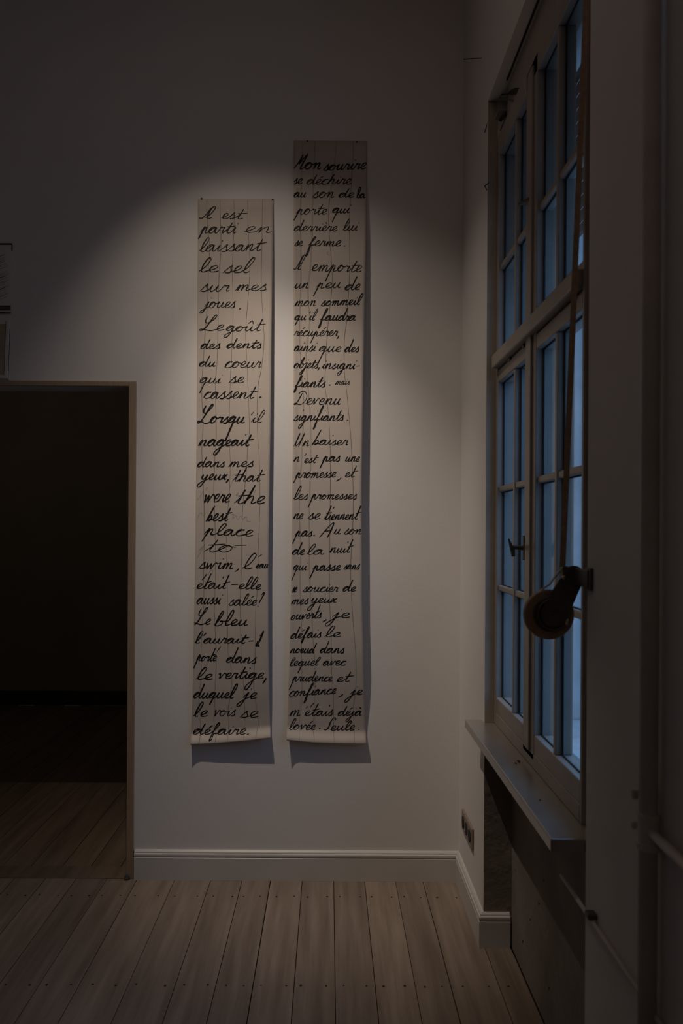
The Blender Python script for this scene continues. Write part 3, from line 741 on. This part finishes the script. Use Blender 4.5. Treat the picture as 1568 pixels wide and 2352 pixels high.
A1, A2, A3, A4, A5 = (430, 440), (430, 700), (430, 960), (430, 1220), (430, 1480)
R1, R2, R3, R4, R5, R6 = (650, 310), (650, 570), (650, 830), (650, 1090), (650, 1330), (650, 1530)
K = dict
LEFT = [
 [(A1, 'Il', 200, 455, 440, 95, 2.5, K(asc=245)), (A1, 'est', 560, 985, 440, 90, 2.3, K(base2=452, asc=275))],
 [(A1, 'parti', 180, 835, 680, 105, 2.6, K(asc=510, desc=775)), (A1, 'en', 930, 1390, 672, 105, 2.0, {})],
 [(A1, 'laissant', 195, 1300, 985, 110, 2.3, K(asc=755, base2=965))],
 [(A1, 'le', 190, 515, 1315, 105, 2.7, K(asc=1085)), (A1, 'sel', 580, 1100, 1330, 120, 2.4, K(asc=1080, slant=.45))],
 [(A1, 'sur', 205, 690, 1635, 115, 2.4, {}), (A1, 'mes', 785, 1300, 1620, 100, 2.5, {})],
 [(A1, 'joues', 205, 785, 1905, 105, 2.2, K(desc=1990)), (A1, '.', 845, 875, 1925, 90, 2.6, {})],
 [(A2, 'Le', 205, 605, 420, 85, 2.4, K(asc=175)), (A2, 'goût', 600, 1285, 430, 85, 2.2, K(asc=230, desc=535))],
 [(A2, 'des', 215, 540, 720, 85, 2.5, K(asc=565)), (A2, 'dents', 640, 1215, 710, 80, 2.4, K(asc=545))],
 [(A2, 'du', 190, 465, 1010, 85, 2.6, K(asc=835)), (A2, 'coeur', 605, 1205, 1030, 105, 2.2, {})],
 [(A2, 'qui', 200, 575, 1280, 85, 2.1, K(desc=1445)), (A2, 'se', 680, 930, 1278, 100, 2.3, {})],
 [(A2, 'cassent', 260, 1170, 1535, 110, 2.5, K(asc=1335)), (A2, '.', 1180, 1215, 1520, 100, 4.2, {})],
 [(A2, 'Lorsqu', 170, 940, 1935, 105, 3.1, K(asc=1640, desc=2235)), (A2, "'il", 1040, 1265, 1930, 85, 2.0, K(asc=1730))],
 [(A3, 'nageait', 175, 1090, 455, 100, 3.2, K(asc=265, desc=605))],
 [(A3, 'dans', 160, 610, 800, 85, 2.4, K(asc=635)), (A3, 'mes', 670, 1085, 798, 90, 2.4, {})],
 [(A3, 'yeux,', 170, 670, 1010, 90, 2.8, K(desc=1125)), (A3, 'that', 740, 1270, 1035, 95, 2.4, K(asc=800))],
 [(A3, 'were', 285, 705, 1375, 130, 3.0, {}), (A3, 'the', 770, 1270, 1405, 130, 3.0, K(asc=1100))],
 [(A3, 'Best', 310, 740, 1685, 115, 3.2, K(asc=1440))],
 [(A3, 'place', 240, 1075, 1905, 105, 2.7, K(asc=1715, desc=2020, base2=1940))],
 [(A4, 'to', 275, 800, 345, 110, 2.2, K(asc=140)), (A4, '-', 770, 965, 282, 90, 1.8, {})],
 [(A4, 'swim', 180, 750, 615, 105, 2.6, {}), (A4, ',', 775, 835, 620, 100, 2.2, {}), (A4, "l", 895, 1120, 615, 100, 2.6, K(asc=365)), (A4, "'", 1165, 1225, 560, 100, 1.8, {}), (A4, 'eau', 1120, 1325, 605, 62, 2.2, {})],
 [(A4, 'était', 140, 705, 940, 85, 2.5, K(asc=690)), (A4, '-', 720, 830, 915, 80, 2.2, {}), (A4, 'elle', 830, 1205, 940, 80, 2.4, K(asc=735, base2=955))],
 [(A4, 'aussi', 150, 580, 1190, 100, 2.3, {}), (A4, 'salée', 670, 1135, 1215, 95, 2.3, K(asc=1025)), (A4, '?', 1155, 1260, 1235, 105, 2.4, {})],
 [(A4, 'Le', 105, 380, 1530, 95, 2.5, K(asc=1260)), (A4, 'bleu', 440, 990, 1545, 100, 2.9, K(asc=1295))],
 [(A4, "l'aurait", 120, 1015, 1835, 85, 2.6, K(asc=1640)), (A4, '-', 1000, 1080, 1840, 80, 2.2, {}), (A4, 'il', 1115, 1250, 1885, 100, 2.3, K(asc=1635))],
 [(A5, 'porté', 105, 545, 270, 85, 2.4, K(asc=30, desc=390)), (A5, 'dans', 635, 1130, 295, 95, 2.5, K(asc=40, base2=310))],
 [(A5, 'le', 140, 420, 580, 90, 2.6, K(asc=380)), (A5, 'vertige,', 515, 1285, 560, 95, 2.6, K(asc=370, desc=740))],
 [(A5, 'duquel', 100, 820, 880, 95, 2.6, K(asc=645, desc=990)), (A5, 'je', 810, 1140, 885, 100, 2.3, K(desc=1015))],
 [(A5, 'le', 100, 335, 1180, 100, 3.0, K(asc=945)), (A5, 'vois', 445, 790, 1170, 90, 2.2, {}), (A5, 'se', 860, 1165, 1195, 105, 2.3, {})],
 [(A5, 'défaire', 90, 955, 1475, 95, 2.8, K(asc=1285, desc=1580)), (A5, '.', 975, 1010, 1478, 90, 2.8, {})],
]
RIGHT = [
 [(R1, 'Mon', 160, 620, 560, 105, 3.2, K(asc=315)), (R1, 'sourire', 655, 1360, 580, 95, 2.9, K(base2=555))],
 [(R1, 'se', 155, 315, 800, 85, 2.3, {}), (R1, 'déchire', 380, 1115, 805, 85, 2.2, K(asc=645))],
 [(R1, 'au', 170, 375, 1020, 80, 2.3, {}), (R1, 'son', 470, 835, 1025, 90, 2.3, {}), (R1, 'de', 905, 1160, 1022, 75, 2.4, K(asc=880)), (R1, 'la', 1200, 1345, 1030, 70, 2.4, K(asc=855, slant=.12))],
 [(R1, 'porte', 175, 720, 1300, 90, 2.2, K(asc=1135, desc=1400)), (R1, 'qui', 800, 1115, 1280, 85, 2.3, K(desc=1425))],
 [(R1, 'derrière', 175, 885, 1572, 80, 2.1, K(asc=1390)), (R1, 'lui', 975, 1245, 1565, 85, 2.1, K(asc=1375))],
 [(R1, 'se', 185, 318, 1815, 80, 2.3, {}), (R1, 'ferme', 375, 945, 1815, 85, 2.4, K(asc=1665, desc=1985)), (R1, '.', 990, 1020, 1822, 80, 2.6, {})],
 [(R2, 'Il', 180, 360, 350, 100, 2.0, K(asc=105)), (R2, 'emporte', 455, 1285, 372, 100, 2.2, K(asc=200, desc=545, base2=388))],
 [(R2, 'un', 180, 420, 655, 90, 2.2, {}), (R2, 'peu', 495, 950, 662, 90, 2.1, K(desc=785, base2=650)), (R2, 'de', 1005, 1260, 685, 95, 2.5, K(asc=465))],
 [(R2, 'mon', 180, 535, 945, 85, 2.0, {}), (R2, 'sommeil', 615, 1305, 945, 80, 2.4, K(asc=765, base2=925))],
 [(R2, "qu'il", 180, 565, 1178, 80, 2.1, K(asc=1000, desc=1262)), (R2, 'faudra', 580, 1185, 1185, 85, 2.7, K(asc=980, desc=1308))],
 [(R2, 'récupérer,', 175, 910, 1438, 85, 2.1, K(desc=1550))],
 [(R2, 'ainsi', 178, 560, 1685, 85, 2.2, {}), (R2, 'que', 575, 950, 1692, 85, 2.2, K(desc=1880)), (R2, 'des', 1005, 1243, 1698, 80, 2.4, K(asc=1488))],
 [(R3, 'objets,', 172, 590, 110, 85, 2.4, K(asc=-65, desc=218)), (R3, 'insigni-', 628, 1255, 122, 85, 2.1, K(desc=232))],
 [(R3, 'fiants', 178, 690, 420, 85, 2.6, K(asc=232, desc=508)), (R3, '.', 752, 778, 392, 80, 2.6, {}), (R3, 'mais', 845, 1088, 385, 62, 1.3, {})],
 [(R3, 'Devenu', 178, 940, 705, 105, 2.1, K(asc=490))],
 [(R3, 'signifiants', 168, 990, 968, 85, 2.2, K(asc=720, desc=1110)), (R3, '.', 1040, 1066, 972, 80, 2.6, {})],
 [(R3, 'Un', 168, 430, 1385, 95, 2.0, K(asc=1172)), (R3, 'Baiser', 472, 1060, 1368, 85, 2.2, K(asc=1118))],
 [(R3, 'n', 165, 268, 1642, 80, 1.9, {}), (R3, "'est", 338, 585, 1660, 80, 2.0, K(asc=1505)), (R3, 'pas', 602, 930, 1638, 85, 2.4, K(desc=1750)), (R3, 'une', 1010, 1252, 1640, 80, 2.0, {})],
 [(R3, 'promesse', 170, 865, 1912, 85, 2.2, K(desc=1990, base2=1895)), (R3, ',', 865, 940, 1915, 100, 2.0, {}), (R3, 'et', 1008, 1228, 1893, 80, 2.1, K(asc=1708))],
 [(R4, 'les', 165, 402, 408, 80, 2.1, K(asc=188)), (R4, 'promesses', 408, 1203, 402, 80, 2.1, K(desc=538))],
 [(R4, 'ne', 160, 328, 725, 90, 2.2, {}), (R4, 'se', 402, 608, 728, 95, 2.1, {}), (R4, 'tiennent', 668, 1280, 735, 85, 2.3, K(asc=505))],
 [(R4, 'pas', 152, 475, 1010, 85, 2.4, K(desc=1132)), (R4, '.', 492, 520, 1002, 80, 2.6, {}), (R4, 'A', 592, 830, 1028, 108, 2.5, K(asc=798)), (R4, 'u', 825, 942, 975, 85, 2.2, {}), (R4, 'son', 992, 1280, 975, 85, 2.1, {})],
 [(R4, 'de', 145, 350, 1310, 85, 2.6, K(asc=1108)), (R4, 'la', 382, 672, 1308, 80, 2.1, K(asc=1138)), (R4, 'nuit', 752, 1158, 1280, 80, 2.1, K(asc=1058))],
 [(R4, 'qui', 140, 408, 1565, 78, 2.0, K(desc=1732)), (R4, 'passe', 435, 938, 1568, 82, 2.5, K(desc=1702)), (R4, 'sans', 988, 1253, 1552, 72, 2.1, {})],
 [(R4, 'se', 135, 228, 1925, 85, 2.1, {}), (R4, 'soucier', 318, 898, 1918, 78, 2.1, {}), (R4, 'de', 972, 1188, 1910, 75, 2.3, K(asc=1722))],
 [(R5, 'mes', 120, 415, 415, 82, 2.1, K(base2=405)), (R5, 'yeux', 402, 885, 385, 75, 2.2, K(desc=512))],
 [(R5, 'ouverts', 118, 628, 670, 80, 2.2, K(asc=443, base2=635)), (R5, ',', 640, 700, 670, 80, 1.9, {}), (R5, 'je', 690, 1098, 632, 85, 2.4, K(desc=770))],
 [(R5, 'défais', 118, 622, 975, 80, 2.2, K(asc=788, desc=1058, base2=950)), (R5, 'le', 678, 945, 945, 78, 2.2, K(asc=768))],
 [(R5, 'noeud', 105, 550, 1210, 72, 2.1, K(asc=1043)), (R5, 'dans', 598, 1002, 1208, 78, 2.1, K(asc=1012))],
 [(R5, 'lequel', 100, 608, 1425, 80, 2.0, K(asc=1288, desc=1540, base2=1410)), (R5, 'avec', 648, 1025, 1415, 78, 2.1, {})],
 [(R6, 'prudence', 100, 803, 245, 78, 2.0, K(asc=75, desc=385)), (R6, 'et', 872, 1160, 255, 80, 2.1, K(asc=98))],
 [(R6, 'confiance', 92, 865, 495, 82, 2.1, K(asc=298, desc=618, base2=450)), (R6, ',', 900, 965, 470, 90, 2.2, {}), (R6, 'je', 1005, 1298, 468, 82, 2.2, K(desc=592))],
 [(R6, 'm', 92, 282, 815, 100, 2.1, {}), (R6, "'", 375, 400, 790, 75, 1.8, {}), (R6, 'étais', 345, 812, 808, 82, 2.1, K(asc=600)), (R6, 'déjà', 892, 1290, 808, 78, 2.2, K(asc=655, desc=912))],
 [(R6, 'lovée', 90, 528, 1042, 85, 2.1, K(asc=858)), (R6, '.', 585, 610, 1028, 80, 2.4, {}), (R6, 'S', 668, 858, 1045, 100, 2.3, K(asc=850)), (R6, 'eule', 770, 1170, 1050, 82, 2.3, K(asc=898)), (R6, '.', 1225, 1250, 1040, 80, 2.8, {})],
]
LINES1 = [
 [(A1, 315, 110), (A1, 325, 500), (A1, 365, 900), (A1, 340, 1250), (A1, 335, 1700), (A2, 290, 400), (A2, 265, 800), (A2, 240, 1200), (A2, 235, 1500), (A3, 255, 100), (A3, 235, 450), (A3, 250, 900), (A3, 270, 1400), (A4, 270, 300), (A4, 265, 700), (A4, 268, 1100), (A4, 245, 1450), (A5, 222, 100), (A5, 225, 500), (A5, 185, 880), (A5, 210, 1200), (A5, 210, 1500), (A5, 180, 1625)],
 [(A1, 533, 110), (A1, 540, 500), (A1, 548, 900), (A1, 520, 1300), (A1, 505, 1700), (A2, 500, 300), (A2, 495, 600), (A2, 485, 900), (A2, 460, 1200), (A2, 460, 1500), (A3, 470, 300), (A3, 445, 650), (A3, 440, 900), (A3, 430, 1200), (A3, 450, 1700), (A4, 455, 100), (A4, 460, 500), (A4, 455, 900), (A4, 440, 1300), (A5, 470, 100), (A5, 465, 400), (A5, 450, 700), (A5, 445, 1000), (A5, 432, 1250), (A5, 470, 1450), (A5, 455, 1615)],
 [(A1, 760, 110), (A1, 765, 500), (A1, 750, 900), (A1, 735, 1300), (A1, 745, 1700), (A2, 745, 300), (A2, 730, 600), (A2, 720, 900), (A2, 700, 1300), (A2, 690, 1700), (A3, 685, 300), (A3, 700, 700), (A3, 690, 1200), (A3, 665, 1500), (A4, 635, 200), (A4, 650, 600), (A4, 655, 1000), (A4, 658, 1400), (A5, 665, 100), (A5, 710, 350), (A5, 730, 600), (A5, 690, 900), (A5, 665, 1100), (A5, 680, 1300), (A5, 655, 1610)],
 [(A1, 990, 110), (A1, 990, 400), (A1, 1005, 800), (A1, 1025, 1200), (A1, 1005, 1600), (A2, 960, 300), (A2, 955, 600), (A2, 975, 900), (A2, 985, 1200), (A2, 1000, 1500), (A3, 1015, 200), (A3, 985, 500), (A3, 965, 900), (A3, 930, 1200), (A3, 905, 1500), (A4, 885, 200), (A4, 885, 600), (A4, 870, 900), (A4, 865, 1300), (A5, 880, 100), (A5, 905, 400), (A5, 920, 700), (A5, 935, 1000), (A5, 930, 1300), (A5, 920, 1580)],
 [(A1, 1230, 130), (A1, 1225, 400), (A1, 1220, 900), (A1, 1210, 1300), (A1, 1215, 1700), (A2, 1245, 300), (A2, 1255, 550), (A2, 1240, 800), (A2, 1200, 1100), (A2, 1160, 1300), (A2, 1140, 1700), (A3, 1150, 300), (A3, 1175, 600), (A3, 1185, 1000), (A3, 1185, 1500), (A4, 1160, 300), (A4, 1155, 600), (A4, 1140, 1000), (A4, 1120, 1300), (A5, 1110, 100), (A5, 1095, 400), (A5, 1085, 700), (A5, 1130, 1000), (A5, 1160, 1250), (A5, 1120, 1540)]]
LINES2 = [
 [(R1, 315, 100), (R1, 315, 300), (R1, 295, 700), (R1, 280, 1200), (R1, 280, 1500), (R2, 285, 300), (R2, 280, 700), (R2, 265, 1100), (R2, 265, 1500), (R3, 300, 300), (R3, 330, 600), (R3, 320, 1000), (R3, 300, 1500), (R4, 260, 400), (R4, 265, 800), (R4, 280, 1200), (R4, 270, 1700), (R5, 285, 500), (R5, 295, 800), (R5, 290, 1200), (R6, 300, 100), (R6, 305, 400), (R6, 275, 650), (R6, 260, 900), (R6, 265, 1235)],
 [(R1, 525, 100), (R1, 510, 400), (R1, 490, 800), (R1, 475, 1200), (R1, 470, 1600), (R2, 440, 300), (R2, 400, 700), (R2, 430, 1200), (R2, 375, 1600), (R3, 380, 150), (R3, 410, 500), (R3, 440, 900), (R3, 445, 1500), (R4, 430, 300), (R4, 420, 700), (R4, 420, 1200), (R4, 430, 1700), (R5, 460, 500), (R5, 480, 900), (R5, 510, 1300), (R6, 505, 100), (R6, 520, 400), (R6, 510, 700), (R6, 490, 1000), (R6, 515, 1255)],
 [(R1, 875, 100), (R1, 845, 400), (R1, 815, 600), (R1, 780, 900), (R1, 745, 1200), (R1, 745, 1500), (R2, 795, 300), (R2, 800, 600), (R2, 760, 1000), (R2, 720, 1400), (R3, 685, 200), (R3, 690, 450), (R3, 725, 700), (R3, 755, 1100), (R3, 770, 1500), (R4, 770, 300), (R4, 765, 700), (R4, 760, 1200), (R4, 755, 1700), (R5, 765, 500), (R5, 785, 1000), (R6, 790, 50), (R6, 815, 350), (R6, 820, 600), (R6, 825, 900), (R6, 835, 1255)],
 [(R1, 1145, 100), (R1, 1150, 300), (R1, 1130, 600), (R1, 1105, 1000), (R1, 1085, 1400), (R2, 1090, 300), (R2, 1070, 700), (R2, 1035, 1200), (R2, 1000, 1500), (R3, 1000, 150), (R3, 1040, 500), (R3, 1085, 1000), (R3, 1110, 1300), (R4, 1145, 300), (R4, 1135, 900), (R4, 1110, 1300), (R4, 1105, 1700), (R5, 1130, 500), (R5, 1160, 900), (R5, 1185, 1200), (R6, 1190, 300), (R6, 1150, 650), (R6, 1160, 1000), (R6, 1165, 1270)]]
PENCIL = [(A3, [(740, 940), (790, 920), (810, 960), (760, 1010), (720, 1080), (700, 1140)]), (A3, [(860, 930), (800, 1010), (830, 1040), (900, 990)]),
 (A3, [(160, 1350), (230, 1250), (260, 1200)]), (A3, [(170, 1640), (190, 1580), (230, 1550), (240, 1590)]), (A3, [(290, 1180), (330, 1130), (310, 1200)]), (A3, [(300, 1560), (260, 1600)]),
 (A3, [(720, 1590), (760, 1570), (740, 1650), (800, 1600), (820, 1660), (880, 1600), (900, 1660), (960, 1620), (980, 1690), (1040, 1700)]),
 (A3, [(840, 1210), (790, 1280), (840, 1240)]), (A3, [(1120, 1170), (1080, 1260)]), (A4, [(160, 440), (240, 300), (290, 210)]), (A4, [(180, 330), (260, 240)]),
 (A4, [(340, 720), (380, 640), (420, 660), (380, 730)]), (A4, [(430, 640), (480, 560)]), (A5, [(280, 370), (330, 320), (370, 240)]), (A5, [(160, 520), (180, 480)])]

def build_banner(B, label, lines, threads, pencil, pins, patches):
    root = empty('paper_banner', pix((B.xl(0)+B.xr(0))/2, B.ymid(0), DW)); tag(root, label, 'banner')
    B.mesh(root)
    for k, L in enumerate(lines):
        bm = bmesh.new()
        for (O, text, x0, x1, base, xh, wt, kw) in L: write_word(bm, B, O, text, x0, x1, base, xh, wt*1.13, **kw)
        link('handwriting', bm, 'ink', root)
    for k, T in enumerate(threads):
        P = catmull([(O[0]+x/7.127, O[1]+y/7.127) for O, x, y in T], 4)
        bm = bmesh.new(); lift = .0055 if k < 2 else .0014
        pts = []
        for i, (x, y) in enumerate(P):
            t = i/(len(P)-1); l = lift*min(1, t*14+.2, (1-t)*14+.2)
            pts.append(B.pt(x, max(y, B.top[0]+1.5), l+.0006))
        tube(bm, pts, .00052, 5)
        link('thread', bm, 'thread', root)
    if pencil:
        for O, P in pencil:
            bm = bmesh.new(); stroke(bm, B, catmull([(O[0]+x/7.127, O[1]+y/7.127) for x, y in P], 4), .55, lift=.0007)
            link('faint_pencil_trace', bm, 'inkthin', root)
    for (x, y) in pins:
        p = pix(x, y, DW); bm = bmesh.new(); tube(bm, [p+Vector((0, -.0005, 0)), p+Vector((0, -.003, 0)), p+Vector((0, -.007, 0))], [.003, .0045, .0028], 12); link('pin', bm, 'pin', root, True)
    for (x0, y0, x1, y1) in patches:
        bm = bmesh.new(); n = 6; rows_ = []
        for j in range(n+1):
            rows_.append([bm.verts.new(B.pt(x0+(x1-x0)*i/n, y0+(y1-y0)*j/n, .0004)) for i in range(n+1)])
        for a, b in zip(rows_, rows_[1:]):
            for i in range(n): bm.faces.new((a[i], a[i+1], b[i+1], b[i]))
        link('paper_patch', bm, 'patch', root)
    return root
build_banner(B1, 'left, shorter paper strip handwritten in black ink, starting "Il est parti"', LEFT, LINES1, PENCIL,
             [(463, 457), (626, 459)], [(530, 1168, 596, 1226), (541, 886, 594, 936)])
build_banner(B2, 'right, longer paper strip handwritten in black ink, starting "Mon sourire"', RIGHT, LINES2, [(R1, [(735, 1905), (718, 1945), (740, 1965), (765, 1970)])],
             [(706, 325), (819, 327)], [])
